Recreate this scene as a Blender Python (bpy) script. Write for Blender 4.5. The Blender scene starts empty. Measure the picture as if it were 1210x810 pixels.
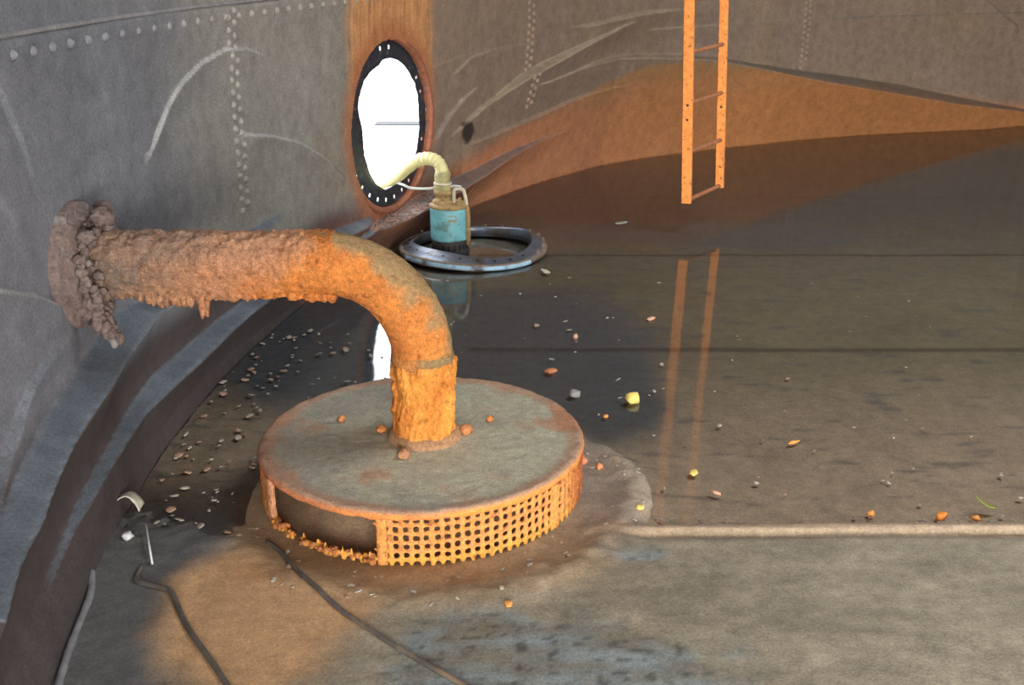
import bpy, bmesh, math, random
from mathutils import Vector, noise, Matrix
random.seed(7)
C = bpy.context.scene.collection
PI = math.pi
CX, CY, R0 = 7.4, 3.0, 8.8          # tank axis and shell radius

# ---------------------------------------------------------------- helpers
def lin(r, g, b):
    f = lambda c: c/255/12.92 if c/255 <= .04045 else ((c/255+.055)/1.055)**2.4
    return (f(r), f(g), f(b))
def clamp(x, a=0., b=1.): return a if x < a else b if x > b else x
def sst(a, b, x):
    t = clamp((x-a)/(b-a)) if a != b else float(x >= b)
    return t*t*(3-2*t)
def mixc(a, b, t): return tuple(a[i]+(b[i]-a[i])*t for i in range(3))
def mul(a, k): return tuple(v*k for v in a)
def interp(x, pts):
    if x <= pts[0][0]: return pts[0][1]
    for (a, b) in zip(pts, pts[1:]):
        if x <= b[0]:
            t = (x-a[0])/(b[0]-a[0]) if b[0] > a[0] else 0
            return a[1]+(b[1]-a[1])*t
    return pts[-1][1]
def nz(x, y, z): return noise.noise(Vector((x, y, z)))
def fbm(x, y, z, o=4):
    v = 0; a = .5; s = 1
    for i in range(o):
        v += a*noise.noise(Vector((x*s, y*s, z*s))); a *= .5; s *= 2.07
    return v

class MB:
    def __init__(s): s.v = []; s.f = []; s.c = []
    def add(s, verts, faces, col=None):
        o = len(s.v); s.v += [tuple(v) for v in verts]
        s.f += [tuple(i+o for i in f) for f in faces]
        if col is None: s.c += [(1, 1, 1)]*len(verts)
        elif isinstance(col, list): s.c += col
        else: s.c += [col]*len(verts)
    def box(s, c, size, m=None, bev=0):
        x, y, z = [k/2 for k in size]
        vs = [Vector((a*x, b*y, d*z)) for d in (-1, 1) for b in (-1, 1) for a in (-1, 1)]
        if m: vs = [m @ v for v in vs]
        vs = [v+Vector(c) for v in vs]
        s.add(vs, [(0, 2, 3, 1), (4, 5, 7, 6), (0, 1, 5, 4), (2, 6, 7, 3), (0, 4, 6, 2), (1, 3, 7, 5)])
    def lathe(s, prof, n=48, loc=(0, 0, 0), fn=None, col=None, axis=None, closed=False):
        """prof: (r,z) list revolved about the local z axis"""
        vs = []; fs = []; m = len(prof)
        for i in range(n):
            a = 2*PI*i/n
            for j, (r, z) in enumerate(prof):
                rr, zz = (r, z) if fn is None else fn(a, r, z, j)
                v = Vector((rr*math.cos(a), rr*math.sin(a), zz))
                if axis is not None: v = axis @ v
                vs.append(v+Vector(loc))
        for i in range(n):
            k = (i+1) % n
            for j in range(m-1 if not closed else m):
                l = (j+1) % m
                fs.append((i*m+j, k*m+j, k*m+l, i*m+l))
        s.add(vs, fs, col)
    def tube(s, pts, r, n=10, cap=True, rf=None, cf=None):
        """round tube along a polyline; r a number or list; rf(i, a, p)->extra radius"""
        pts = [Vector(p) for p in pts]; vs = []; fs = []; cs = []
        up = Vector((0, 0, 1)); prev = None
        for i, p in enumerate(pts):
            t = (pts[min(i+1, len(pts)-1)]-pts[max(i-1, 0)]).normalized()
            if prev is None:
                ref = Vector((0, 1, 0)) if abs(t.y) < .9 else Vector((1, 0, 0))
                u = t.cross(ref).normalized()
            else:
                u = (prev-t*prev.dot(t)).normalized()
            prev = u; w = t.cross(u)
            ri = r[i] if isinstance(r, (list, tuple)) else r
            for k in range(n):
                a = 2*PI*k/n
                d = u*math.cos(a)+w*math.sin(a)
                rr = ri+(rf(i, a, p+d*ri, d) if rf else 0)
                v = p+d*rr
                vs.append(v); cs.append(cf(p+d*ri, d) if cf else (1, 1, 1))
        L = len(pts)
        for i in range(L-1):
            for k in range(n):
                q = (k+1) % n
                fs.append((i*n+k, i*n+q, (i+1)*n+q, (i+1)*n+k))
        if cap:
            fs.append(tuple(range(n))[::-1]); fs.append(tuple((L-1)*n+k for k in range(n)))
        s.add(vs, fs, cs)
    def lump(s, c, r, sc=(1, 1, 1), amp=.35, freq=1.0, sub=2, seed=0., col=None, m=None):
        bm = bmesh.new(); bmesh.ops.create_icosphere(bm, subdivisions=sub, radius=1)
        vs = []
        for v in bm.verts:
            k = 1+amp*fbm(v.co.x*freq*1.7+seed, v.co.y*freq*1.7+seed*1.3, v.co.z*freq*1.7-seed, 3)*2
            p = Vector((v.co.x*sc[0], v.co.y*sc[1], v.co.z*sc[2]))*r*k
            if m: p = m @ p
            vs.append(p+Vector(c))
        fs = [tuple(x.index for x in f.verts) for f in bm.faces]
        bm.free(); s.add(vs, fs, col)
    def build(s, name, mat, parent=None, smooth=True, loc=None, color=False):
        me = bpy.data.meshes.new(name); me.from_pydata(s.v, [], s.f); me.update()
        if smooth: me.polygons.foreach_set('use_smooth', [True]*len(me.polygons))
        if color:
            at = me.color_attributes.new('tint', 'FLOAT_COLOR', 'POINT')
            flat = []
            for c in s.c: flat += [c[0], c[1], c[2], 1.]
            at.data.foreach_set('color', flat)
        me.materials.append(mat)
        o = bpy.data.objects.new(name, me); C.objects.link(o)
        if loc: o.location = loc
        if parent: o.parent = parent
        return o
def spline(pts, n=8):
    """Catmull-Rom through points"""
    P = [Vector(p) for p in pts]; out = []
    for i in range(len(P)-1):
        a = P[max(i-1, 0)]; b = P[i]; c = P[i+1]; d = P[min(i+2, len(P)-1)]
        for k in range(n):
            t = k/n
            out.append(.5*((2*b)+(c-a)*t+(2*a-5*b+4*c-d)*t*t+(3*b-a-3*c+d)*t**3))
    out.append(P[-1]); return out
def thing(name, label, cat, loc=(0, 0, 0), group=None):
    o = bpy.data.objects.new(name, None); C.objects.link(o); o.location = loc
    o.empty_display_size = .1
    o['label'] = label; o['category'] = cat
    if group: o['group'] = group
    return o
def tag(o, label, cat, group=None, kind=None):
    o['label'] = label; o['category'] = cat
    if group: o['group'] = group
    if kind: o['kind'] = kind
    return o
def struct(o): o['kind'] = 'structure'; return o

# ---------------------------------------------------------------- materials
def mat(name, col=(.5, .5, .5), rough=.8, metal=0., tint=False, var=.25, scale=30., bump=.0, bscale=120.,
        spots=None, spec=.5, grit=0):
    m = bpy.data.materials.new(name); m.use_nodes = True
    nt = m.node_tree; N = nt.nodes; L = nt.links
    b = N['Principled BSDF']; b.inputs['Roughness'].default_value = rough; b.inputs['Metallic'].default_value = metal
    b.inputs['Specular IOR Level'].default_value = spec
    tc = N.new('ShaderNodeTexCoord')
    if tint:
        at = N.new('ShaderNodeAttribute'); at.attribute_name = 'tint'; src = at.outputs['Color']
    else:
        rgb = N.new('ShaderNodeRGB'); rgb.outputs[0].default_value = (*col, 1); src = rgb.outputs[0]
    def noise_node(sc, det=5, ro=.6):
        n = N.new('ShaderNodeTexNoise'); n.inputs['Scale'].default_value = sc; n.inputs['Detail'].default_value = det
        n.inputs['Roughness'].default_value = ro; L.new(tc.outputs['Object'], n.inputs['Vector']); return n
    n1 = noise_node(scale)
    mr = N.new('ShaderNodeMapRange'); mr.inputs['From Min'].default_value = .25; mr.inputs['From Max'].default_value = .75
    mr.inputs['To Min'].default_value = 1-var; mr.inputs['To Max'].default_value = 1+var
    L.new(n1.outputs['Fac'], mr.inputs['Value'])
    mx = N.new('ShaderNodeMix'); mx.data_type = 'RGBA'; mx.blend_type = 'MULTIPLY'; mx.inputs['Factor'].default_value = 1
    L.new(src, mx.inputs['A']); L.new(mr.outputs['Result'], mx.inputs['B'])
    if grit:
        ng = noise_node(grit, 3, .7); mg = N.new('ShaderNodeMapRange'); mg.inputs['From Min'].default_value = .3; mg.inputs['From Max'].default_value = .7
        mg.inputs['To Min'].default_value = .72; mg.inputs['To Max'].default_value = 1.28; L.new(ng.outputs['Fac'], mg.inputs['Value'])
        m0 = mx; mx = N.new('ShaderNodeMix'); mx.data_type = 'RGBA'; mx.blend_type = 'MULTIPLY'; mx.inputs['Factor'].default_value = 1
        L.new(m0.outputs['Result'], mx.inputs['A']); L.new(mg.outputs['Result'], mx.inputs['B'])
    out = mx.outputs['Result']
    if spots:
        for (sc, lo, hi, c, amt) in spots:
            n2 = noise_node(sc, 4, .55)
            m2 = N.new('ShaderNodeMapRange'); m2.inputs['From Min'].default_value = lo; m2.inputs['From Max'].default_value = hi
            m2.inputs['To Max'].default_value = amt
            L.new(n2.outputs['Fac'], m2.inputs['Value'])
            x = N.new('ShaderNodeMix'); x.data_type = 'RGBA'; L.new(m2.outputs['Result'], x.inputs['Factor'])
            L.new(out, x.inputs['A']); x.inputs['B'].default_value = (*c, 1); out = x.outputs['Result']
    L.new(out, b.inputs['Base Color'])
    if bump > 0:
        nb = noise_node(bscale, 6, .65); bp = N.new('ShaderNodeBump'); bp.inputs['Strength'].default_value = bump
        bp.inputs['Distance'].default_value = .01
        L.new(nb.outputs['Fac'], bp.inputs['Height']); L.new(bp.outputs['Normal'], b.inputs['Normal'])
    return m

ORANGE = lin(232, 146, 74); RUST = lin(206, 122, 64); PINK = lin(178, 120, 96); MUD = lin(176, 170, 146)
M = dict(
    wall=mat('shell_steel', tint=True, rough=.72, var=.22, scale=14, bump=.3, bscale=160, spec=.3, grit=110),
    floor=mat('floor_silt', tint=True, rough=.75, var=.2, scale=22, bump=.35, bscale=90, spec=.3, grit=130),
    plain=mat('plain_steel', lin(110, 92, 76), rough=.8, var=.3, scale=2.),
    rust=mat('flaky_rust', tint=True, rough=.95, var=.3, scale=60, bump=1., bscale=170, spec=.15, grit=190,
             spots=[(35, .58, .7, lin(120, 62, 34), .55), (48, .6, .7, lin(240, 186, 120), .3)]),
    lid=mat('silted_plate', tint=True, rough=.85, var=.2, scale=40, bump=.5, bscale=120, spec=.3,
            spots=[(9, .6, .72, lin(160, 118, 90), .4), (120, .66, .72, lin(196, 186, 164), .6)], grit=150),
    crustgrey=mat('grey_scale', lin(122, 104, 97), rough=.95, var=.4, scale=40, bump=1., bscale=60,
                  spots=[(16, .58, .7, lin(176, 172, 168), .6), (11, .6, .75, lin(84, 60, 52), .6)], grit=90),
    ladder=mat('orange_rusted_bar', lin(246, 152, 76), rough=.9, var=.25, scale=30, bump=.3, bscale=150,
               spots=[(45, .6, .68, lin(130, 66, 30), .8)]),
    rung=mat('dull_rusted_bar', lin(168, 108, 74), rough=.9, var=.3, scale=40, bump=.4, bscale=150),
    gasket=mat('black_gasket', lin(42, 46, 54), rough=.5, var=.4, scale=30, bump=.4, bscale=60,
               spots=[(14, .58, .7, lin(120, 118, 112), .5)]),
    manrim=mat('rusted_cut_edge', lin(150, 92, 66), rough=.9, var=.35, scale=30, bump=.8, bscale=70),
    ring=mat('blue_grey_steel', lin(104, 110, 122), rough=.34, metal=.55, var=.3, scale=16, bump=.15, bscale=60,
             spots=[(10, .52, .66, lin(92, 82, 72), .9)]),
    ringrust=mat('ring_rim', lin(120, 104, 92), rough=.7, metal=.1, var=.4, scale=22, bump=.5, bscale=80,
                 spots=[(9, .58, .66, lin(150, 84, 50), .7)]),
    paleblue=mat('pale_blue_strip', lin(150, 182, 200), rough=.5, var=.35, scale=12, spots=[(9, .5, .62, lin(70, 68, 66), .9)]),
    pump=mat('turquoise_paint', lin(112, 172, 178), rough=.5, var=.2, scale=18, bump=.1, bscale=80,
             spots=[(11, .56, .64, lin(92, 120, 112), .7), (26, .62, .68, lin(110, 82, 54), .8)]),
    pumpdark=mat('dark_pump_base', lin(52, 50, 48), rough=.7, var=.4, scale=30, bump=.4, bscale=100),
    pumprust=mat('rusty_pump_fitting', lin(158, 128, 82), rough=.75, var=.35, scale=35, bump=.4, bscale=100,
                 spots=[(30, .58, .68, lin(86, 62, 40), .8)]),
    pale=mat('pale_bare_metal', lin(196, 186, 160), rough=.6, var=.25, scale=30),
    hose=mat('yellowed_hose', lin(216, 206, 146), rough=.55, var=.15, scale=25, bump=.1, bscale=60),
    tape=mat('wrapped_tape', lin(166, 156, 108), rough=.6, var=.25, scale=30, bump=.3, bscale=60),
    cord=mat('white_cord', lin(205, 205, 198), rough=.7, var=.15, scale=30),
    cable=mat('dark_cable', lin(88, 82, 76), rough=.55, var=.4, scale=20, bump=.3, bscale=80,
              spots=[(8, .56, .66, lin(140, 118, 92), .7)]),
    palecable=mat('pale_muddy_cable', lin(122, 122, 124), rough=.7, var=.4, scale=20, bump=.4, bscale=80),
    coping=mat('dark_coping', (.02, .02, .02), rough=.8),
    white=mat('white_masonry', (.8, .8, .8), rough=.9),
    ground=mat('pale_concrete', (.6, .6, .58), rough=.9, var=.15, scale=2),
    dark=mat('dark_void', lin(40, 34, 30), rough=.9),
)
# shallow silty water
w = bpy.data.materials.new('water_film'); w.use_nodes = True
nt = w.node_tree; N = nt.nodes; L = nt.links; N.clear()
o_ = N.new('ShaderNodeOutputMaterial'); mx = N.new('ShaderNodeMixShader'); tr = N.new('ShaderNodeBsdfTransparent')
gl = N.new('ShaderNodeBsdfGlossy'); fr = N.new('ShaderNodeFresnel'); tc = N.new('ShaderNodeTexCoord')
n1 = N.new('ShaderNodeTexNoise'); n1.inputs['Scale'].default_value = 9; n1.inputs['Detail'].default_value = 3
bp = N.new('ShaderNodeBump'); bp.inputs['Strength'].default_value = .03; bp.inputs['Distance'].default_value = .02
L.new(tc.outputs['Object'], n1.inputs['Vector']); L.new(n1.outputs['Fac'], bp.inputs['Height'])
tr.inputs['Color'].default_value = (.93, .91, .88, 1); gl.inputs['Roughness'].default_value = .055
gl.inputs['Color'].default_value = (1, 1, 1, 1); fr.inputs['IOR'].default_value = 1.36
L.new(bp.outputs['Normal'], gl.inputs['Normal'])
L.new(fr.outputs['Fac'], mx.inputs['Fac']); L.new(tr.outputs['BSDF'], mx.inputs[1]); L.new(gl.outputs['BSDF'], mx.inputs[2])
L.new(mx.outputs['Shader'], o_.inputs['Surface'])
M['water'] = w

# ---------------------------------------------------------------- tank shell
# buckled shell: folds given as (s, z) lines along the shell (s = arc length), upper edge / lower lip with inward depth
FOLDS = {
    'arc_top': ([(1.05, 1.03), (1.122, 1.099), (1.254, 1.184), (1.381, 1.245), (1.586, 1.302), (1.806, 1.333), (2.008, 1.319), (2.209, 1.261)],
                [(.98, .97, 0), (1.05, 1.02, .010), (1.248, 1.17, .014), (1.374, 1.232, .017), (1.572, 1.290, .018), (1.782, 1.320, .017), (2.0, 1.309, .013), (2.15, 1.27, .01), (2.2, 1.255, 0)], .12),
    'big': ([(4.432, .551), (4.786, .683), (4.963, .725), (5.311, .848), (5.597, .912), (5.981, .987), (6.329, 1.059), (6.702, 1.149)],
            [(4.3, .5, 0), (4.427, .546, .006), (4.664, .627, .035), (4.872, .693, .037), (5.153, .773, .063), (5.393, .839, .088), (5.796, .925, .087), (6.271, 1.033, .046), (6.687, 1.137, .015), (6.8, 1.16, 0)], .4),
    'seamband': ([(6.028, 1.159), (6.254, 1.163), (6.721, 1.22), (7.007, 1.236), (7.357, 1.23)],
                 [(5.9, 1.15, 0), (6.187, 1.14, .03), (6.519, 1.173, .05), (6.907, 1.204, .05), (7.315, 1.22, .01), (7.5, 1.21, 0)], .25),
    'small': ([(4.46, .954), (4.662, 1.044), (4.893, 1.058)],
              [(4.42, .94, 0), (4.5, .96, .012), (4.647, 1.029, .012), (4.847, 1.046, .012), (4.93, 1.046, 0)], .2),
    'side': ([(4.215, .567), (4.389, .69), (4.563, .773), (4.738, .825)],
             [(4.148, .54, 0), (4.25, .6, .03), (4.368, .667, .028), (4.545, .755, .028), (4.732, .816, .008), (4.8, .82, 0)], .3),
    'mid': ([(4.761, .466), (4.922, .478), (5.29, .504), (5.542, .527), (5.77, .556), (6.052, .602), (6.348, .63), (6.62, .645)],
            [(4.6, .45, 0), (4.716, .458, .027), (4.87, .464, .032), (5.237, .49, .035), (5.489, .512, .036), (5.721, .54, .035), (6.005, .584, .035), (6.308, .617, .031), (6.593, .635, .015), (6.8, .64, 0)], .35),
    'shelf': ([(4.256, .232), (4.476, .258), (4.756, .272), (5.047, .301), (5.314, .327), (5.571, .339), (5.991, .358)],
              [(3.95, .2, 0), (4.099, .197, .117), (4.375, .201, .151), (4.74, .234, .123), (5.051, .273, .094), (5.375, .311, .061), (5.692, .336, .022), (6.1, .352, 0)], .2),
    'rub': ([(3.1, .2), (3.386, .19), (3.536, .195), (3.836, .222), (4.2, .228)],
            [(2.9, .18, 0), (3.296, .176, .05), (3.416, .179, .09), (3.643, .18, .13), (3.883, .187, .15), (4.05, .19, .12), (4.25, .19, 0)], .2),
    'rub2': ([(2.706, .275), (2.852, .285), (3.303, .247), (3.599, .215)],
             [(2.5, .24, 0), (2.716, .248, .092), (2.846, .254, .106), (3.18, .228, .074), (3.4, .2, .0)], .25),
    'arch': ([(5.641, .779), (5.944, .813), (6.3, .867), (6.652, .893), (6.965, .887), (7.413, .854), (7.796, .812), (8.222, .738), (8.825, .639), (9.391, .557), (10.067, .447), (10.592, .338), (11.048, .248), (11.472, .172), (11.795, .109)],
             [(5.4, .75, 0), (5.611, .771, .015), (5.926, .803, .02), (6.25, .847, .04), (6.581, .869, .064), (6.86, .859, .085), (7.289, .828, .1), (7.681, .791, .113), (8.083, .72, .14), (8.61, .61, .19), (9.128, .512, .23), (9.784, .399, .25), (10.497, .277, .23), (11.128, .189, .147), (11.385, .156, .105), (11.731, .097, .06)], .6),
    'ridge': ([(-.524, .378), (-.338, .443), (-.159, .5), (-.057, .549), (.076, .582), (.259, .568)],
              [(-.9, .3, .03), (-.674, .372, .028), (-.446, .410, .026), (-.216, .482, .024), (-.087, .531, .022), (.047, .562, .018), (.256, .556, .0)], .12),
    'ledgeA': ([(-.9, .33), (-.654, .354), (-.327, .398), (-.013, .436), (.22, .459), (.436, .5), (.63, .54), (1.238, .482), (2.042, .521)],
               [(-1.2, .3, .1), (-.952, .315, .095), (-.682, .331, .09), (-.481, .35, .1), (-.129, .393, .105), (.242, .429, .115), (.791, .49, .095), (1.151, .46, .101), (2.004, .49, .025), (2.4, .5, 0)], .2),
    'ledgeB': ([(-.4, .15), (-.11, .178), (.196, .198), (.721, .252), (1.183, .245), (1.67, .233), (2.181, .209), (2.6, .19)],
               [(-.5, .12, 0), (-.225, .16, .022), (-.047, .168, .035), (.522, .21, .058), (.994, .215, .095), (1.773, .2, .077), (2.186, .18, .063), (2.9, .15, 0)], .15),
}
CREASES = [   # thin crease lines: points (s, z), depth
    ([(1.85, .955), (1.914, .957), (2.192, .905), (2.47, .832), (2.763, .709), (3.067, .524)], .016),
    ([(-.1, 1.55), (.001, 1.48), (.065, 1.378), (.15, 1.237), (.207, 1.023)], -.012),
    ([(-.12, 1.15), (-.077, 1.129), (-.037, 1.095), (.06, .983)], -.008),
    ([(-.35, .91), (-.219, .893), (-.123, .863), (.075, .784), (.231, .702), (.34, .628)], .018),
    ([(10.85, 1.33), (10.917, 1.299), (11.0, 1.22), (11.223, 1.065), (11.421, .957)], .02),
    ([(4.1, 1.02), (4.6, 1.06), (5.2, 1.075), (6.2, 1.1)], .007),
    ([(6.9, 1.085), (11.9, 1.105)], .01),
    ([(-1.2, 1.5), (13, 1.5)], .012),
]
DB = [(-8, .22), (-4.4, .22), (-1.3, .17), (4.8, .09), (14.8, 0), (29.8, -.16), (43, -.3), (55, -.03), (72, .19), (90, .1)]
# tiny trick-free column cache: all fold values that depend on s only
def column(s):
    col = []
    for k, (U, Lo, dec) in FOLDS.items():
        if s < Lo[0][0] or s > Lo[-1][0]: continue
        D = interp(s, [(p[0], p[2]) for p in Lo])
        if D < .002: continue
        zl = interp(s, [(p[0], p[1]) for p in Lo]); zu = interp(s, U)
        g = max(.008, .26*D)
        if k in ('ledgeA', 'ledgeB', 'shelf', 'rub', 'rub2', 'arch'): zl = min(zl, zu-g)
        else: zl = min(zl, zu-.008)
        col.append((k, zu, zl, D, dec))
    cr = []
    for P, D in CREASES:
        if P[0][0] < s < P[-1][0]:
            e = min(s-P[0][0], P[-1][0]-s)
            cr.append((interp(s, P), D*sst(0, .08, e)))
    return col, cr, interp(math.degrees(s/R0), DB)
def disp(s, z, cc):
    col, cr, fb = cc
    d = fb*(1-clamp(z/.5)) if s < 2.3 else fb*(1-.5*clamp(z/1.2))
    for k, zu, zl, D, dec in col:
        if z >= zu: continue
        if z >= zl:
            t = (zu-z)/(zu-zl); d += D*(.6*t+.4*t*t*(3-2*t))
        else:
            t = clamp((zl-z)/dec); d += D*(1-t)**1.3
    for zc, D in cr:
        if z < zc:
            d += D*sst(zc, zc-.012, z)*(1-clamp((zc-.012-z)/.14))
    return d
SILT_LIGHT = dict(arc_top=1.1, big=.75, seamband=.7, small=.5, side=.55, mid=.12, shelf=.75, rub=.9, rub2=.9, arch=.55, ridge=.38, ledgeA=.9, ledgeB=.9)
def silt(s, z, cc):  # mask for ledge silt plus painted skylight and crease highlights
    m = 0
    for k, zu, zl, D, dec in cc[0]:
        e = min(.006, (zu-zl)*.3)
        w_ = sst(zu+e*.5, zu-e*.5, z)*sst(zl-e*.8, zl+e*.2, z)*clamp(D/.02)*SILT_LIGHT[k]
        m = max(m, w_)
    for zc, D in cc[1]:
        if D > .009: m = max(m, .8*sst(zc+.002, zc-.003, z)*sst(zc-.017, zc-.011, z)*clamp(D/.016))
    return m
def shell_pt(s, z, d):
    th = s/R0; r = R0-d
    return (CX-r*math.cos(th), CY+r*math.sin(th), z)
MS, MZ, MR = 3.625, .735, .49      # manhole centre on the shell and hole radius

G_LEFT = lin(114, 114, 119); G_MID = lin(140, 135, 126); G_RIGHT = lin(134, 114, 98); BROWN = lin(74, 65, 64); SKYLIT_SILT = lin(98, 105, 113)  # the blue-grey ledge tone carries skylight on upward faces
W_OR = lin(174, 115, 68); W_OR2 = lin(176, 117, 82); STREAK = lin(178, 114, 70); OCHRE = lin(140, 112, 70)
WARCH = [(4.0, .18), (4.3, .24), (4.9, .36), (5.5, .5), (6.2, .6), (6.9, .78), (7.4, .80), (7.9, .74), (8.4, .66), (9, .55), (9.8, .4), (10.6, .27), (11.3, .16), (12, .1)]
def wall_color(s, z, d, slope, key):
    n = fbm(s*1.6, z*1.6, 3.1, 4); n2 = fbm(s*6, z*1.2, 9.7, 4); n3 = fbm(s*4, z*4, 1.7, 3)
    c = mixc(mixc(G_LEFT, G_MID, sst(.7, 2.2, s+n*.8)), G_RIGHT, sst(2.4, 4.2, s+n*1.0))
    c = mixc(c, OCHRE, .25*sst(-.05, .45, n)*sst(1.5, 4, s))
    c = mul(c, 1+.35*n2*.6)
    # orange rust below the arching fold
    za = interp(s, WARCH)
    m = sst(4.2, 5.2, s)*sst(.04, -.03, z-za+n3*.02)
    oc = mixc(W_OR2, W_OR, sst(5.5, 8.5, s+n))
    up = sst(.25, .0, za-z)*sst(5.8, 6.6, s)*sst(8.8, 7.4, s)
    oc = mixc(oc, OCHRE, .55*up)
    c = mixc(c, oc, m*(.9+.1*n))
    if s > 4.0 and z < .5: c = mixc(c, oc, .8*sst(4.0, 4.3, s)*sst(za+.12, za-.02, z))
    # dark brown lower shell at the left
    if s < 3.6: c = mixc(c, BROWN, sst(.5, .36, z+n3*.02+.02*s)*sst(3.6, 2.8, s))
    if 2.4 < s < 4.6: c = mixc(c, lin(118, 72, 54), sst(.42, .2, z+n3*.06)*.8)
    # rust runs round the manhole
    dm = math.hypot(s-MS, z-MZ)
    st = sst(.58, .42, abs(s-MS-.02)+n2*.05)*sst(.6, 1.0, z)
    c = mixc(c, mixc(STREAK, lin(226, 160, 92), clamp(.5+fbm(s*30, z*1.5, 2, 3)*1.6)), st*.75)
    c = mixc(c, lin(168, 104, 66), sst(.66, .52, dm+n3*.06)*.8)
    # upward faces: silt and dirt, with skylight painted into the tone
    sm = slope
    sc = mixc(SKYLIT_SILT, lin(160, 142, 118), sst(4.0, 4.8, s)) if z > .4 or s < 3.6 or s > 6.2 else mixc(lin(150, 144, 140), lin(112, 106, 102), sst(4.0, 4.4, s))
    if z > .62 and s < 4: sc = lin(176, 172, 168)  # pale highlight painted on the upper-left crease crests
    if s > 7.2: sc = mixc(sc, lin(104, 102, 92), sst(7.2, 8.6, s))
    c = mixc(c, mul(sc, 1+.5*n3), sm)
    # dark flaked patch
    pd = math.hypot((s-4.66)/.09, (z-.56)/.075)
    c = mixc(c, lin(58, 48, 40), sst(1.15, .6, pd+n3*2.2))
    return c
mb = MB(); S0, S1 = -1.1, 11.9
SS = [S0]
while SS[-1] < S1-.005: SS.append(min(S1, SS[-1]+(.0085 if SS[-1] < 3.2 else .0125)))
ns = len(SS)-1; zs = []
z = -.06
while z < 1.75: zs.append(z); z += .0066 if z < .95 else .0085
while z < 6.0: zs.append(z); z += .12 if z > 2 else .03
zs.append(6.0); nzv = len(zs)
for i in range(ns+1):
    s = SS[i]; cc = column(s); dd = [disp(s, z, cc) for z in zs]
    vs = []; cs = []
    for j, z in enumerate(zs):
        d = dd[j]+fbm(s*2.2, z*2.2, 5.5, 3)*.012
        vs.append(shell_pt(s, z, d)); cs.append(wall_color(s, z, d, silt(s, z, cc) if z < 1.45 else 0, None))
    mb.add(vs, [], cs)
for i in range(ns):
    sm = (SS[i]+SS[i+1])/2
    for j in range(nzv-1):
        if math.hypot(sm-MS, (zs[j]+zs[j+1])/2-MZ) < MR: continue
        a = i*nzv+j
        mb.f.append((a, a+nzv, a+nzv+1, a+1))
wall = struct(mb.build('wall_back', M['wall'], color=True))

# rivet seams (parts of the shell)
def rivet(m, s, z, r, h, col):
    d = disp(s, z, column(s)); p = Vector(shell_pt(s, z, d)); n = Vector((math.cos(s/R0), -math.sin(s/R0), 0))
    t = Vector((math.sin(s/R0), math.cos(s/R0), 0)); u = Vector((0, 0, 1)); vs = []; fs = []; k = 8
    for (rr, hh) in ((1, -.15), (.82, .55), (.45, .92)):
        for q in range(k):
            a = 2*PI*q/k; vs.append(p+(t*math.cos(a)+u*math.sin(a))*r*rr+n*h*hh)
    vs.append(p+n*h); 
    for l in range(2):
        for q in range(k): fs.append((l*k+q, l*k+(q+1) % k, (l+1)*k+(q+1) % k, (l+1)*k+q))
    for q in range(k): fs.append((2*k+q, 2*k+(q+1) % k, 3*k))
    m.add(vs, fs, col)
for s_, z0, z1 in ((1.872, .62, 1.48), (5.44, .62, 1.62), (8.85, .66, 1.62)):
    rb = MB(); z = z0; k = 0
    while z < z1:
        for o in (-.028, .028):
            cc_ = mul(mixc(mixc(G_LEFT, G_MID, sst(.7, 2.2, s_)), G_RIGHT, sst(2.4, 4.2, s_)), 1.3)
            rivet(rb, s_+o, z+(.026 if o > 0 else 0), .0175+.003*(s_ > 4), .014, cc_)
        z += .052
    struct(rb.build('rivet_seam', M['wall'], wall, color=True))
rb = MB(); s_ = -1.0
while s_ < 11.5:
    cc_ = mul(mixc(mixc(G_LEFT, G_MID, sst(.7, 2.2, s_)), G_RIGHT, sst(2.4, 4.2, s_)), 1.3)
    rivet(rb, s_, 1.455, .017, .014, cc_)
    s_ += .128
struct(rb.build('rivet_seam', M['wall'], wall, color=True))
# lap edge of the upper plate course (the pale line)
lb = MB(); vs = []; 
for i in range(400):
    s = -1.0+12.8*i/399; cc = column(s)
    for (zz, dd) in ((1.517, -.004), (1.514, .009), (1.504, .012), (1.5, .003)):
        vs.append(shell_pt(s, zz, disp(s, 1.54, cc)+dd))
fs = [(i*4+j, (i+1)*4+j, (i+1)*4+j+1, i*4+j+1) for i in range(399) for j in range(3)]
lb.add(vs, fs, lin(138, 134, 134))
struct(lb.build('lap_seam', M['wall'], wall, color=True))

# the rest of the shell, behind and beside the viewpoint: its large opening is added for daylight
T0, T1 = math.degrees(S0/R0), math.degrees(S1/R0)
mb = MB()
def shell_seg(t0, t1, z0, z1, n):
    vs = []; fs = []
    for i in range(n+1):
        t = math.radians(t0+(t1-t0)*i/n)
        for z in (z0, z1): vs.append((CX-(R0-.0)*math.cos(t), CY+R0*math.sin(t), z))
    for i in range(n): fs.append((2*i, 2*i+2, 2*i+3, 2*i+1))
    mb.add(vs, fs)
OP0, OP1, OPZ = -84, -27, 2.5
shell_seg(T1, 360+OP0, -.06, 6, 60); shell_seg(OP0, OP1, OPZ, 6, 24); shell_seg(OP1, T0, -.06, 6, 10)
struct(mb.build('wall_front', M['plain']))
# unseen roof, its open hatch added to let in limited skylight
mb = MB(); n = 96; HX, HY, HR = 4.0, 4.5, 1.9; vs = []
for i in range(n):
    a = 2*PI*i/n
    vs.append((HX+HR*math.cos(a), HY+HR*math.sin(a), 6.0)); vs.append((CX+(R0+.05)*math.cos(a), CY+(R0+.05)*math.sin(a), 6.0))
mb.add(vs, [(2*i, 2*i+1, 2*((i+1) % n)+1, 2*((i+1) % n)) for i in range(n)])
struct(mb.build('ceiling', M['plain']))

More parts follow.
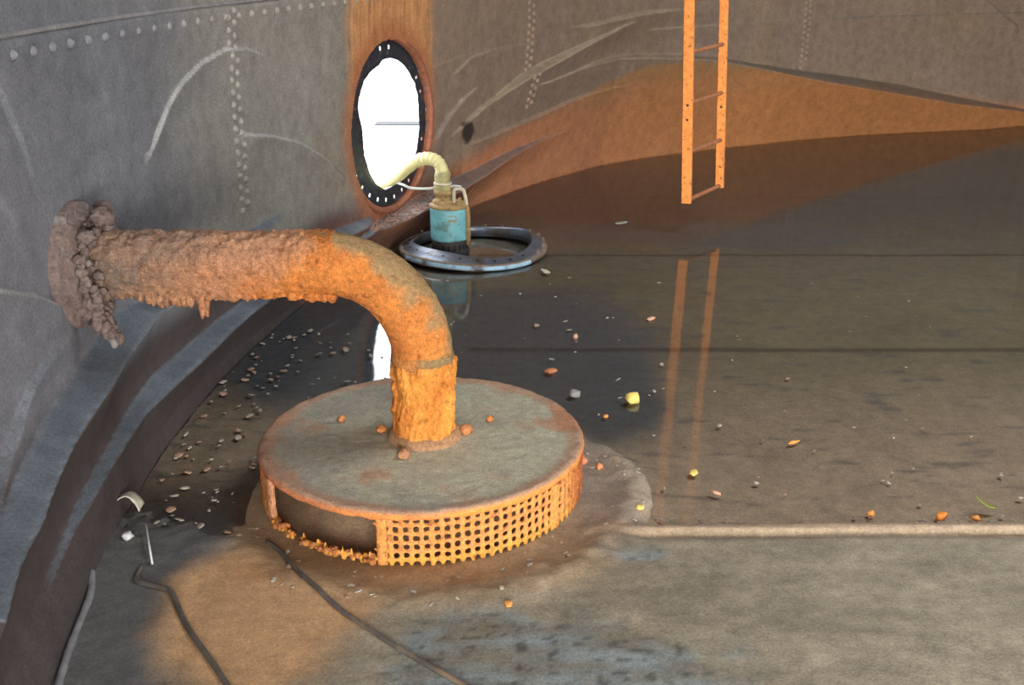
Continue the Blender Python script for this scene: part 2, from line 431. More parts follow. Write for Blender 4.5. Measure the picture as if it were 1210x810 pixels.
# ---------------------------------------------------------------- floor
SX, SY = -.305, 3.41               # strainer centre
SEAMS = (3.09, 4.76, 6.4, 8.02)
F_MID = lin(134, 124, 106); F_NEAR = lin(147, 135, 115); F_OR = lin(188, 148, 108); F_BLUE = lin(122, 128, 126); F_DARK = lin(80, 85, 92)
F_LEFT = lin(98, 97, 95); F_MOUND = lin(150, 124, 92)
def floor_h(x, y):
    r = math.hypot(x-SX, y-SY); a = math.atan2(y-SY, x-SX)
    n = fbm(x*1.3, y*1.3, 1.1, 3); n2 = fbm(x*9, y*9, 4.4, 3)
    h = -.021+n*.012+n2*.004
    # mud heaped round the strainer
    ro = .72+.1*math.cos(a+.9)+n*.08
    mnd = sst(ro+.06, ro-.10, r)
    hm = -.005+.018*sst(.62, .76, r)*(1+.35*math.cos(a+.3))+.006*sst(.6, .72, r)+.02*fbm(x*16, y*16, 7.7, 3)*sst(.60, .70, r)+.1*sst(.47, .25, r)
    h += (hm-h)*mnd
    # silt bank in the front
    h += (1-mnd)*.027*sst(3.07, 3.0, y)*sst(-1.05, -.8, x)
    h += .022*sst(3.3, 2.9, y)*sst(-.85, -1.0, x)
    # raised lap at the plate seam
    if x > .18:
        k = sst(.18, .26, x)*sst(.032, .018, abs(y-3.062-.012*x))
        h += (.014+.005*fbm(x*14, y*14, 3, 2)-h)*k
    if x > -.9:
        for sy in SEAMS[1:]:
            h += .004*sst(.03, .0, abs(y-sy))
    # crumbly bank under the shell on the left
    h += .02*sst(-.85, -1.2, x)*sst(2.7, 3.2, y)*clamp(.45+.9*fbm(x*24, y*24, 5, 3))
    return h
def floor_c(x, y):
    r = math.hypot(x-SX, y-SY)
    n = fbm(x*1.1, y*1.1, 8.1, 4); n3 = fbm(x*7, y*7, 2.2, 4); n4 = fbm(x*5, y*16, 6.2, 4)
    c = mixc(mixc(lin(178, 158, 136), lin(118, 108, 88), sst(3.1, 5.0, y+n*.6)), lin(72, 72, 70), sst(5.3, 8.0, y+n))  # far end darkened to offset the wall's reflection in the water
    c = mixc(c, F_NEAR, sst(3.12, 3.02, y))
    c = mul(c, 1+.35*n+.25*n3)
    # dark reflections in the wet floor behind and right of the strainer, painted in
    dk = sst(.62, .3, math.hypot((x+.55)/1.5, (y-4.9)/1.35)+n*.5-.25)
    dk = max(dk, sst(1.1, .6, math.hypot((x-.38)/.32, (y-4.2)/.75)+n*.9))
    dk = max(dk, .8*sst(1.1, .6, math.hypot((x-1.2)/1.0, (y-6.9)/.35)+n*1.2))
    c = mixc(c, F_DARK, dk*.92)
    # patches of dark weed-like film
    c = mixc(c, F_DARK, .55*sst(.16, .34, n4)*sst(3.0, 3.4, y))
    c = mul(c, 1+.5*n4*sst(3.1, 2.9, y))
    # left strip and blue-grey deposits
    c = mixc(c, F_LEFT, sst(-.78, -.95, x+n*.35)*sst(3.6, 3.1, y))
    bl = sst(1.05, .55, math.hypot((x-.08)/.52, (y-2.36)/.28)+n3*.7)
    bl = max(bl, sst(1.05, .6, math.hypot((x-.36)/.16, (y-2.93)/.06)+n3*1.2)*.8)
    c = mixc(c, mul(F_BLUE, 1+1.1*n4), clamp(bl*(.75+1.6*n4)))
    sp = fbm(x*24, y*40, 5.1, 4)
    c = mul(c, 1-.55*sst(.08, .3, sp)*(.25+.75*bl)*sst(3.05, 2.95, y))
    # orange silt
    og = sst(1.05, .6, math.hypot((x+.72)/.34, (y-2.66)/.42)+n*.7+n3*.15)
    c = mixc(c, F_OR, og)
    c = mixc(c, lin(170, 116, 70), .7*sst(1., .5, math.hypot((x+.35)/.5, (y-2.84)/.13)+n3*.4))
    a = math.atan2(y-SY, x-SX); ro = .72+.1*math.cos(a+.9)
    c = mixc(c, mul(mixc(F_MOUND, lin(132, 118, 104), sst(-.3, .5, x+n)), 1+.5*n3), sst(ro+.03, ro-.1, r+n*.1)*.75)
    if r < .53: c = mixc(c, mul(lin(158, 132, 104), 1+.4*n3), sst(.53, .45, r))
    # pale rust film on the lap strip
    c = mixc(c, lin(176, 150, 122), .8*sst(.05, .03, abs(y-3.062-.012*x))*sst(.2, .3, x))
    if x > -.2:
        for sy in SEAMS[1:]: c = mixc(c, lin(46, 38, 32), .7*sst(.035, .012, abs(y-sy+.01*n)))
    # far shell's dark reflection along its foot, painted into the floor tone
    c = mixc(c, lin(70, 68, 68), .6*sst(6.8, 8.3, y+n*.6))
    return c
def axis_pts(a, segs):
    out = [a]; v = a
    for end, st in segs:
        while v < end: v += st; out.append(v)
    return out
xs = axis_pts(-1.75, [(1.4, .0135), (3, .03), (7, .06), (16.4, .5)])
ys = axis_pts(-6.0, [(1.8, .4), (4.6, .0135), (6.6, .022), (9, .05), (12, .1)])
mb = MB(); nx, ny = len(xs), len(ys)
for x in xs:
    for y in ys:
        h = floor_h(x, y) if (y > 1.5 and x < 7) else -.014
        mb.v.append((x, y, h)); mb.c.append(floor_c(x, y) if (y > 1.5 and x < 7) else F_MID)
for i in range(nx-1):
    for j in range(ny-1):
        xm, ym = (xs[i]+xs[i+1])/2, (ys[j]+ys[j+1])/2
        if math.hypot(xm-CX, ym-CY) > R0+.45: continue
        a = i*ny+j; mb.f.append((a, a+ny, a+ny+1, a+1))
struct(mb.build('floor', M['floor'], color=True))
# water sheet on the floor, inside the shell
mb = MB(); n = 128; vs = [(CX, CY, -.007)]
for i in range(n):
    a = 2*PI*i/n; vs.append((CX+(R0+.25)*math.cos(a), CY+(R0+.25)*math.sin(a), -.007))
mb.add(vs, [(0, i+1, (i+1) % n+1) for i in range(n)])
o = mb.build('standing_water', M['water'], smooth=False)
tag(o, 'thin film of brown standing water over the tank floor', 'water', kind='stuff')

# outside ground and boundary wall seen through the manhole
mb = MB(); vs = []; n = 96
for i in range(n):
    a = 2*PI*i/n
    for r in (R0+.3, 60): vs.append((CX+r*math.cos(a), CY+r*math.sin(a), -.05))
mb.add(vs, [(2*i, 2*i+1, 2*((i+1) % n)+1, 2*((i+1) % n)) for i in range(n)])
struct(mb.build('ground_outside', M['ground'], smooth=False))

# ---------------------------------------------------------------- manhole
th = MS/R0
MN = Vector((-math.cos(th), math.sin(th), 0)); MT = Vector((math.sin(th), math.cos(th), 0)); UZ = Vector((0, 0, 1))
MP = Vector((-.7204, 6.5563, MZ))
man = thing('manhole', 'oval-looking round manhole in the riveted tank wall with black bolted rim and bright daylight outside', 'manhole', MP)
def mpt(a, b, off): return MT*a+UZ*b+MN*off       # local to the manhole
# rusted cut edge of the shell: lip that covers the hole's rim
mb = MB(); vs = []; fs = []; n = 120; prof = [(.484, .06), (.487, .0), (.494, -.010), (.508, -.012), (.522, -.006), (.53, .02)]
for i in range(n):
    a = 2*PI*i/n
    for (r, of) in prof:
        k = fbm(math.cos(a)*5+r*9, math.sin(a)*5, of*30, 3)
        rr = r+.018*k*(1 if r > .5 else .3)
        sag = (rr*math.cos(a))**2/(2*R0)
        vs.append(mpt(rr*math.cos(a), rr*math.sin(a), of-sag+.008*k))
m_ = len(prof)
for i in range(n):
    for j in range(m_-1): fs.append((i*m_+j, ((i+1) % n)*m_+j, ((i+1) % n)*m_+j+1, i*m_+j+1))
mb.add(vs, fs); mb.build('cut_edge', M['manrim'], man)
# bolted black flange set behind the shell, with its ragged inner gasket; the bolt holes are open
INNER = [(0.043, 0.378), (0.143, 0.36), (0.233, 0.317), (0.303, 0.255), (0.373, 0.171), (0.39, 0.087), (0.396, -0.002), (0.39, -0.095), (0.376, -0.146), (0.349, -0.221), (0.301, -0.277), (0.232, -0.318), (0.101, -0.362), (-0.005, -0.378), (-0.046, -0.38), (-0.143, -0.336), (-0.215, -0.262), (-0.264, -0.169), (-0.283, -0.059), (-0.285, 0.023), (-0.308, 0.074), (-0.318, 0.16), (-0.286, 0.217), (-0.243, 0.278), (-0.165, 0.322), (-0.077, 0.346), (-0.026, 0.375)]
pol = sorted((math.atan2(b, a), math.hypot(a, b)) for a, b in INNER)
pol = [(pol[-1][0]-2*PI, pol[-1][1])]+pol+[(pol[0][0]+2*PI, pol[0][1])]
OPEN_HOLES = (2, 3, 4, 5, 6, 7, 8, 9, 11, 12, 15, 16, 20, 21, 26)     # the rest are choked with sludge
mb = MB(); NB = 28; n = NB*10; vs = []; fs = []
radial = lambda ri: [ri, ri+(.405-ri)*.5, (ri+.43)/2 if ri > .41 else .41, .434, .456, .472, .5] if ri < .425 else [ri, ri+.004, ri+.008, max(.44, ri+.01), max(.454, ri+.014), max(.47, ri+.018), .5]
for i in range(n):
    a = -PI+2*PI*i/n; ri = min(interp(a, pol), .446)+.004*fbm(a*9, 1, 2, 2)
    for q, r in enumerate(radial(ri)): vs.append(mpt(r*math.cos(a), r*math.sin(a), .02+.008*(r > .48)+(.008*fbm(a*8, r*20, 3, 2) if q < 2 else 0)))
for i in range(n):
    for j in range(6):
        if j == 3 and i % 10 in (4, 5) and (i//10) in OPEN_HOLES: 
            continue
        fs.append((i*7+j, ((i+1) % n)*7+j, ((i+1) % n)*7+j+1, i*7+j+1))
mb.add(vs, fs); fl = mb.build('bolted_flange', M['gasket'], man)
sd = fl.modifiers.new('thick', 'SOLIDIFY'); sd.thickness = .004; sd.offset = 0
# a few bent gasket scraps on the right side of the ring
for (a, b, l) in ((.462, .16, .06), (.474, .05, .07), (.47, -.07, .08), (.385, .29, .05)):
    mb = MB(); pts = [mpt(a+random.uniform(-.012, .012), b-l/2+l*k/5, .01+random.uniform(-.006, .004)) for k in range(6)]
    mb.tube(spline(pts, 3), .005, 6); mb.build('gasket_scrap', M['crustgrey'], man)
# low masonry block outside with a dark top edge
bx = thing('masonry_block', 'white masonry block outside the manhole with a thin dark line along its top', 'block', (-.66, 7.98, -.05))
mb = MB(); mb.box((0, 0, .285), (.62, .16, .575)); mb.build('masonry', M['white'], bx, smooth=False)
mb = MB(); mb.box((0, 0, .576), (.64, .165, .006)); mb.build('coping', M['coping'], bx, smooth=False)

# ---------------------------------------------------------------- suction pipe with strainer
suc = thing('suction_strainer', 'orange rusted suction pipe elbowing down from the wall into a wide round strainer', 'strainer', (0, 0, 0))
PZ, ER = .782, .315
def mudtop(p, d):
    # grey silt lying on the upper and outer side of the elbow
    k = d.z*.9+d.x*.55+fbm(p.x*7, p.y*7, p.z*7, 3)*1.1
    return sst(.35, .75, k)
def pipe_col(p, d):
    n = fbm(p.x*8, p.y*8, p.z*8, 4)
    c = mixc(ORANGE, RUST, clamp(.35+n*1.4))
    q = p.x+n*.22+.12*(-d.z)
    c = mixc(mixc(lin(138, 118, 105), lin(205, 146, 108), sst(-1.2, -.92, q)), c, sst(-.84, -.64, q))
    c = mixc(c, lin(186, 146, 120), .5*sst(.1, .8, d.z+n)*sst(-.66, -.8, p.x))
    return c
def crust(amp, f):
    def rf(i, a, p, d):
        v = fbm(p.x*f, p.y*f, p.z*f, 4); w_ = abs(nz(p.x*f*.5+7, p.y*f*.5, p.z*f*.5))
        return amp*(v*1.5+w_*.7-.2+.5*nz(p.x*f*4.3, p.y*f*4.3, p.z*f*4.3)*(f > 21))
    return rf
# horizontal run
pts = [(-1.36+.79*i/150, SY, PZ) for i in range(151)]
mb = MB(); base = crust(.014, 26)
def rf(i, a, p, d):
    v = base(i, a, p, d)
    dr = sst(-.55, -1., d.z)*sst(-.66, -.76, p.x)
    return v+dr*max(0, .010+.05*fbm(p.x*22, 4.4, p.y*12, 4))
mb.tube(pts, .103, 128, rf=rf, cf=pipe_col); mb.build('horizontal_pipe', M['rust'], suc, color=True)
# hanging rust flakes under the run
mb = MB(); random.seed(3)
for i in range(110):
    x = -1.24+.66*i/109+random.uniform(-.012, .012); ln = clamp(.016+.05*fbm(x*9, 3.3, 1.2, 3)+random.uniform(-.006, .008), .006, .045)
    if abs(x+1.005) < .012: ln = .06
    if abs(x+1.08) < .05: ln = max(ln, .03)
    y = SY+random.uniform(-.06, .02); zb = PZ-math.sqrt(max(.104**2-(y-SY)**2, 0))
    q = Vector((x, y, zb+.012))
    col = pipe_col(Vector((x, y, zb)), Vector((0, 0, -1)))
    mb.lump((x, y, zb-ln*.35), 1, (random.uniform(.010, .019), random.uniform(.008, .014), ln), .35, 1.2, 2, i*3.1, col)
o = mb.build('hanging_rust', M['rust'], suc, color=True); o['kind'] = 'stuff'
# elbow
def el_col(p, d):
    n = fbm(p.x*9, p.y*9, p.z*9, 4)
    c = mixc(ORANGE, RUST, clamp(.3+n*1.5))
    return mixc(c, mul(lin(168, 142, 102), 1+.3*n), mudtop(p, d)*.9)
pts = []
for i in range(91):
    a = PI/2*i/90; pts.append((-.612+ER*math.sin(a), SY, PZ-ER+ER*math.cos(a)))
pts = [(-.645, SY, PZ), (-.628, SY, PZ)]+pts+[(-.297, SY, PZ-ER-.012)]
mb = MB(); mb.tube(pts, .1, 120, rf=crust(.0035, 26), cf=el_col); mb.build('elbow', M['rust'], suc, color=True)
# weld collar under the elbow
mb = MB()
mb.tube([(-.297, SY, .478-.02*k/6+.0) for k in range(0, 1)]+[(-.297, SY, .485-.045*k/8) for k in range(9)], [.0985]+[.1015+.003*math.sin(PI*k/8) for k in range(9)], 96, cap=False,
        rf=crust(.003, 20), cf=lambda p, d: mul(mixc(lin(158, 132, 92), ORANGE, sst(.3, -.4, d.x+.5*fbm(p.x*9, p.y*9, p.z*9, 3))*.7), 1))
mb.build('weld_collar', M['rust'], suc, color=True)
# riser, thickly scaled
def ri_col(p, d):
    n = fbm(p.x*12, p.y*12, p.z*7, 4)
    c = mixc(lin(252, 170, 80), lin(226, 132, 60), clamp(.35+n*1.6))
    return mixc(c, lin(190, 150, 110), sst(.21, .18, p.z+n*.02)*.7)
mb = MB(); pts = [(-.297, SY, .455-.285*i/80) for i in range(81)]
c2 = crust(.016, 24)
mb.tube(pts, [.1+.006*sst(0, 5, i) for i in range(81)], 140, rf=lambda i, a, p, d: c2(i, a, Vector((p.x, p.y, p.z*.42)), d), cf=ri_col)
mb.build('riser', M['rust'], suc, color=True)
mb = MB(); mb.lathe([(.1, .2), (.116, .196), (.124, .182), (.127, .168)], 96, (-.297, SY, 0), fn=lambda a, r, z, j: (r+.006*fbm(math.cos(a)*5, math.sin(a)*5, j, 3), z+.005*fbm(math.cos(a)*6, math.sin(a)*6, 3, 2)), col=lin(196, 150, 112))
mb.build('base_weld', M['rust'], suc, color=True)
# wall flange, badly scaled
mb = MB(); FX = -1.375
rotx = Matrix(((0, 0, 1), (0, 1, 0), (-1, 0, 0)))
mb.lathe([(.001, .05), (.1, .056), (.14, .05), (.165, .034), (.172, .012), (.198, .010), (.203, .004), (.203, -.03)], 128, (FX, SY-.02, PZ+.0), axis=rotx,
         fn=lambda a, r, z, j: (r*(1+.05*fbm(math.cos(a)*3, math.sin(a)*3, j*.3, 3)), z+(.03*fbm(math.cos(a)*r*30, math.sin(a)*r*30, 2, 4) if r < .175 else .004*fbm(math.cos(a)*4, math.sin(a)*4, 1, 2))))
[None]; fl = mb.build('wall_flange', M['crustgrey'], suc)
mb = MB(); random.seed(11)
for i in range(150):
    a = random.uniform(0, 2*PI); r = random.uniform(.10, .17)
    mb.lump((FX+.055+random.uniform(-.01, .03)*(.2-r)/.08, SY-.02+r*math.cos(a), PZ+r*math.sin(a)), random.uniform(.006, .019), (1, 1.1, 1), .5, 1.6, 2, i*1.7)
for i in range(70):     # the lump of scale hanging off the foot of the flange
    t = i/69
    mb.lump((FX+.04+.075*t+random.uniform(-.03, .022)*(1.2-t), SY-.10+random.uniform(-.03, .03), PZ-.10-.135*t), random.uniform(.008, .02), (1, 1, 1.3), .5, 1.6, 2, i*2.3)
o = mb.build('flange_scale', M['crustgrey'], suc); o['kind'] = 'stuff'
for k, (dy, dz, r) in enumerate(((-.06, .165, .03), (-.14, .12, .022), (.03, .175, .022))):
    mb = MB(); mb.lump((FX+.07+.03*(k == 0), SY+dy, PZ+dz), r, (1.2, 1, 1), .6, 2.2, 3, 30+k*7); mb.build('bolt', M['crustgrey'], suc)
# cover plate
LR = .548
def lid_fn(a, r, z, j):
    x, y = r*math.cos(a), r*math.sin(a)
    k = fbm(x*6, y*6, 2.5, 4)
    if j >= NT:  # edge and underside
        return r+.006*fbm(x*26, y*26, z*30, 3), z+(.010*fbm(x*32, y*32, 8, 3) if z < .158 else 0)
    return r, z+.006*k*sst(0, .1, r)+.006*sst(.49, .53, r)*clamp(.6+fbm(x*14, y*14, 1, 3)*1.5)+.0035*fbm(x*30, y*30, 3, 3)
top = [(.002, .172)]+[(.02+.5*i/60, .172) for i in range(61)]+[(.53, .172), (.54, .1705)]
NT = len(top)
prof = top+[(LR, .164), (LR+.001, .156), (LR-.004, .148), (.53, .147), (.3, .148), (.002, .148)]
mb = MB(); nlt = 220; mb.lathe(prof, nlt, (SX, SY, 0), fn=lid_fn)
for i, v in enumerate(mb.v):
    x, y = v[0]-SX, v[1]-SY; r = math.hypot(x, y); n = fbm(x*5, y*5, 6, 4); n2 = fbm(x*20, y*20, 2, 3)
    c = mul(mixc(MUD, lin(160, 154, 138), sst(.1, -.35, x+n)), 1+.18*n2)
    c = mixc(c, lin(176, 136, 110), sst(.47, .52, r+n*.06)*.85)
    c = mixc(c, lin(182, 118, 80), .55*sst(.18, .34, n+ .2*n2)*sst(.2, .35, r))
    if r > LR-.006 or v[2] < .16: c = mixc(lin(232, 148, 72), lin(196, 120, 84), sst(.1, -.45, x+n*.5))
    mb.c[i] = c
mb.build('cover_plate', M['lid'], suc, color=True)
for k, (dx, dy, r) in enumerate(((.14, .02, .024), (-.055, -.17, .021), (-.15, .03, .017), (.22, .12, .012), (-.3, .12, .014))):
    mb = MB(); mb.lump((-.297+dx, SY+dy, .178+r*.25), r, (1, 1, .85), .25, 1.2, 3, k*5.1, mixc(lin(196, 146, 112), ORANGE, (.5, .1, .8, .9, .6)[k]))
    mb.build('rust_nodule', M['rust'], suc, color=True)
# perforated screen: rusted strands in a square grid; a panel is missing at the front left
RS = .540; NC = 110; pitch = 2*PI/NC; RZ = .0292
zb = [-.02, .0085]                 # spikes under the lowest strand
for k in range(6): zb += [.0085+RZ*k+.0105, .0085+RZ*(k+1)]
zb = [z_ for z_ in zb if z_ < .157]+[.157]
def keep(phi, zi, strandv):
    hrow = (zi % 2 == 1)           # bands 1,3,5.. are strands
    if zi == 0: ok = strandv
    else: ok = hrow or strandv
    return ok
def in_gap(phi): return -57.5 < phi < -10.5
mb = MB(); ids = {}
SUBV = [0, .19, .38, 1.0]
def vid(i, j):
    if (i, j) in ids: return ids[(i, j)]
    c_, q = divmod(i, 3); ph = (c_+SUBV[q])*pitch
    jx = fbm(i*1.37, j*2.1, .5, 2)*.010; jz = fbm(i*1.9, j*1.3, 7.5, 2)*.009; jr = fbm(i*.9, j*1.7, 3.3, 2)*.012
    a = ph-PI/2+jx/RS; r = RS+jr
    z_ = zb[j]+(jz if 0 < j < len(zb)-1 else 0)
    pdeg = math.degrees((ph+PI) % (2*PI)-PI)
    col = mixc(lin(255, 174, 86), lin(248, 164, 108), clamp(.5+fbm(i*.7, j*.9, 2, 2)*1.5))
    col = mixc(col, lin(255, 190, 84), sst(.06, .0, z_)*.7)  # lowest rows brightened: low daylight painted into the rust colour
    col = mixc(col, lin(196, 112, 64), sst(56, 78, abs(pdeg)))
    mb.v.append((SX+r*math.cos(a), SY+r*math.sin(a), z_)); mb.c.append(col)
    ids[(i, j)] = len(mb.v)-1; return ids[(i, j)]
for i in range(NC*3):
    c_, q = divmod(i, 3); sv = q < 2; phi = math.degrees(((i+.5)/3*pitch+PI) % (2*PI)-PI)
    for j in range(len(zb)-1):
        if not keep(phi, j, sv): continue
        if in_gap(phi):
            if j > 1 and not (j == 2 and sv and q == 0 and (c_*7 % 3) > 0): continue
            if j >= 2 and phi < -45: continue
            if -44 < phi < -40: continue
        if in_gap(phi-2.5) and not in_gap(phi) and j in (5, 6, 7) and phi > -20: continue
        a_, b_ = vid(i, j), vid((i+1) % (NC*3), j); c2_, d_ = vid((i+1) % (NC*3), j+1), vid(i, j+1)
        mb.f.append((a_, b_, c2_, d_))
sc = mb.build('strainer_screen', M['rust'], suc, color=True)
sd = sc.modifiers.new('thick', 'SOLIDIFY'); sd.thickness = .011; sd.offset = 0
ss_ = sc.modifiers.new('round', 'SUBSURF'); ss_.levels = 1; ss_.render_levels = 1
for pdeg, wd in ((-60.5, .026), (-8.8, .016), (55, .016), (112, .016), (170, .016), (-118, .016)):
    a = math.radians(pdeg)-PI/2; mb = MB()
    n_ = 24; vs = []; fs = []
    u = Vector((math.cos(a), math.sin(a), 0)); t = Vector((-math.sin(a), math.cos(a), 0))
    for k in range(n_+1):
        z_ = -.02+.170*k/n_
        for (dr, dt) in ((.003, -1), (.008, -.5), (.008, .5), (.003, 1), (-.010, 1), (-.010, -1)):
            jn = .006*fbm(dr*200+pdeg, dt*3, z_*40, 3)
            p = u*(RS+dr+jn)+t*(dt*wd+jn*.8)+Vector((SX, SY, z_)); vs.append(p)
    for k in range(n_):
        for q in range(6): fs.append((k*6+q, k*6+(q+1) % 6, (k+1)*6+(q+1) % 6, (k+1)*6+q))
    mb.add(vs, fs, lin(222, 156, 116) if pdeg < -50 else lin(252, 172, 96)); mb.build('frame_post', M['rust'], suc, color=True)
# bottom curb of broken screen crumbs in the gap
mb = MB(); random.seed(5)
for i in range(70):
    ph = math.radians(random.uniform(-57, -11)); 
    if -.77 < ph < -.70: continue
    a = ph-PI/2; r = RS+random.uniform(-.012, .014)
    mb.lump((SX+r*math.cos(a), SY+r*math.sin(a), .002+random.uniform(0, .016)), random.uniform(.006, .011), (1, 1, 1), .4, 1.2, 2, i*1.1, mixc(lin(238, 160, 72), lin(190, 120, 86), random.random()))
o = mb.build('rust_crumbs', M['rust'], suc, color=True); o['kind'] = 'stuff'

# ---------------------------------------------------------------- pump, hose and cord
PX, PY = -.372, 6.40
pm = thing('submersible_pump', 'turquoise submersible pump standing upright inside the steel ring on the wet floor', 'pump', (PX, PY, 0))
mb = MB(); mb.lathe([(.1, .085), (.112, .088), (.114, .1), (.114, .268), (.111, .282), (.1, .29), (.001, .292)], 64); mb.build('motor_body', M['pump'], pm)
mb = MB(); mb.lathe([(.001, -.02), (.112, -.02), (.118, 0), (.118, .02), (.108, .03), (.104, .05), (.108, .075), (.108, .09), (.1, .095)], 64); bs = mb.build('intake_base', M['pumpdark'], pm)
for k in range(20):
    mb = MB(); a = 2*PI*k/20; mb.box((.107*math.cos(a), .107*math.sin(a), .05), (.006, .012, .034), Matrix.Rotation(a, 3, 'Z')); mb.build('intake_slot', M['dark'], bs, smooth=False)
mb = MB(); mb.lathe([(.108, .276), (.116, .28), (.116, .294), (.1, .302), (.05, .306), (.001, .306)], 48); cp = mb.build('top_cap', M['pumprust'], pm)
for k in range(4):
    a = PI/4+PI/2*k; mb = MB(); mb.lathe([(.012, .296), (.012, .314), (.008, .318), (.001, .318)], 6, (.085*math.cos(a), .085*math.sin(a), 0)); mb.build('bolt', M['pumprust'], cp, smooth=False)
mb = MB(); ox = -.035
mb.lathe([(.062, .3), (.062, .318), (.05, .322), (.043, .33), (.043, .35), (.054, .352), (.054, .378), (.04, .38)], 32, (ox, 0, 0)); mb.build('outlet_fitting', M['pumprust'], pm)
# lifting handle on the right
mb = MB(); mb.tube(spline([(.03, -.01, .300), (.03, -.01, .372), (.045, -.01, .386), (.075, -.012, .386), (.09, -.015, .37), (.102, -.02, .31), (.103, -.02, .285)], 6), .011, 10); mb.build('lifting_handle', M['pale'], pm)
# rusty strap and conduit down the right side, name plate
mb = MB(); mb.tube([(.106, -.045, .29), (.112, -.05, .25), (.114, -.05, .15), (.112, -.05, .06)], .014, 10); mb.build('side_conduit', M['pumprust'], pm)
def plate(m, a0, a1, z0, z1, r, n=10):
    vs = []; fs = []
    for i in range(n+1):
        a = a0+(a1-a0)*i/n
        for z_ in (z0, z1): vs.append((r*math.cos(a), r*math.sin(a), z_))
    for i in range(n): fs.append((2*i, 2*i+2, 2*i+3, 2*i+1))
    m.add(vs, fs)
mb = MB()
A0 = -PI/2
plate(mb, A0-.12, A0+.42, .243, .247, .1155); plate(mb, A0+.38, A0+.42, .21, .247, .1155); plate(mb, A0-.12, A0+.42, .207, .212, .1155); plate(mb, A0+.0, A0+.36, .216, .224, .1155)
npl = mb.build('name_plate', M['pumprust'], pm, smooth=False); sd = npl.modifiers.new('thick', 'SOLIDIFY'); sd.thickness = .003
# hose
hs = thing('discharge_hose', 'yellowed discharge hose curving from the pump top out through the manhole', 'hose', (PX+ox, PY, .38))
B = Vector((PX+ox, PY, .38))
path = [(-.407, 6.40, .385), (-.407, 6.40, .45), (-.413, 6.40, .505), (-.44, 6.41, .545), (-.49, 6.43, .558), (-.555, 6.46, .54), (-.625, 6.49, .49), (-.70, 6.53, .425), (-.79, 6.585, .385), (-.92, 6.65, .36), (-1.15, 6.75, .25), (-1.45, 6.88, .04), (-1.9, 7.1, -.008)]
mb = MB(); pts = [p-B for p in spline(path, 10)]
mb.tube(pts, [.038+.0025*math.sin(i*1.5)*(1 if 22 < i < 55 else 0) for i in range(len(pts))], 20); mb.build('hose_tube', M['hose'], hs)
mb = MB(); mb.tube([(0, 0, -.028), (0, 0, .02), (0, 0, .05), (-.001, 0, .085), (-.004, 0, .11)], [.047, .05, .044, .047, .043], 20, rf=lambda i, a, p, d: .004*math.sin(a*3+i)); mb.build('taped_joint', M['tape'], hs)
for zc in (-.012, .038):
    mb = MB(); mb.lathe([(.046, zc-.007), (.0535, zc-.006), (.0535, zc+.006), (.046, zc+.007)], 28); mb.build('hose_clamp', M['pale'], hs)
mb = MB(); cpts = [(-1.3, 6.78, .16), (-.9, 6.62, .4), (-.76, 6.55, .41), (-.66, 6.5, .392), (-.6, 6.48, .372), (-.5, 6.45, .375), (-.42, 6.46, .385), (-.33, 6.41, .397), (-.30, 6.395, .398)]
mb.tube(spline(cpts, 8), .0085, 8); o = mb.build('pull_cord', M['cord']); tag(o, 'thin white cord running from the manhole to the pump handle', 'cord')

# ---------------------------------------------------------------- steel ring on the floor
RX, RY = -.235, 6.43
rg = thing('flange_ring', 'round drilled steel ring lying on the wet floor around the turquoise pump', 'ring', (RX, RY, 0))
def wav(a): return .016*math.sin(2*a+.5)+.010*math.sin(3*a+1.2)
mb = MB(); n = 144
mb.lathe([(.352, .003), (.354, .058), (.357, .068), (.364, .07), (.398, .046), (.42, .037), (.432, .034), (.432, .026), (.4, .026), (.362, .008)], n, fn=lambda a, r, z, j: (r+.006*fbm(math.cos(a)*3, math.sin(a)*3, j*.2, 2), z+(wav(a) if j in (2, 3, 1, 4) else wav(a)*.5)*1.0), closed=True)
mb.build('dished_flange', M['ring'], rg)
mb = MB(); mb.lathe([(.405, .0), (.418, .036), (.434, .04), (.446, .034), (.447, .02), (.436, -.004)], n, fn=lambda a, r, z, j: (r+.008*fbm(math.cos(a)*7, math.sin(a)*7, j*.3, 3), max(-.005, z+wav(a)*.45+.006*fbm(math.cos(a)*8, math.sin(a)*8, j*.3, 3))), closed=True)
mb.build('outer_rim', M['ringrust'], rg)
mb = MB(); vs = []; fs = []; k_ = 40
for i in range(k_+1):
    a = math.radians(-150+110*i/k_); 
    for (r, z_) in ((.446, .006), (.452, .012), (.449, .03), (.444, .032)): vs.append((r*math.cos(a), r*math.sin(a), z_+wav(a)*.4))
for i in range(k_):
    for j in range(3): fs.append((i*4+j, (i+1)*4+j, (i+1)*4+j+1, i*4+j+1))
mb.add(vs, fs); mb.build('painted_strip', M['paleblue'], rg)
for k in range(24):
    a = 2*PI*k/24+.1; mb = MB()
    r = .425; z_ = .038+wav(a)*.5
    if -.35 < math.sin(a) or True:
        deg = math.degrees(a) % 360
        if deg < 150 or deg > 335:   # studs still standing on the far and right side
            mb.lathe([(.009, -.01), (.009, .02), (.007, .024), (.001, .024)], 8, (r*math.cos(a), r*math.sin(a), z_)); mb.lathe([(.014, 0), (.014, .008), (.001, .009)], 6, (r*math.cos(a), r*math.sin(a), z_)); mb.build('stud', M['ringrust'], rg, smooth=False)
        else:                         # empty bolt holes along the front
            r = .385; zz = .056+wav(a)*.8
            mb.lathe([(.001, 0), (.009, .001), (.0095, -.004)], 10, (r*math.cos(a), r*math.sin(a), zz)); mb.build('bolt_hole', M['dark'], rg, smooth=False)

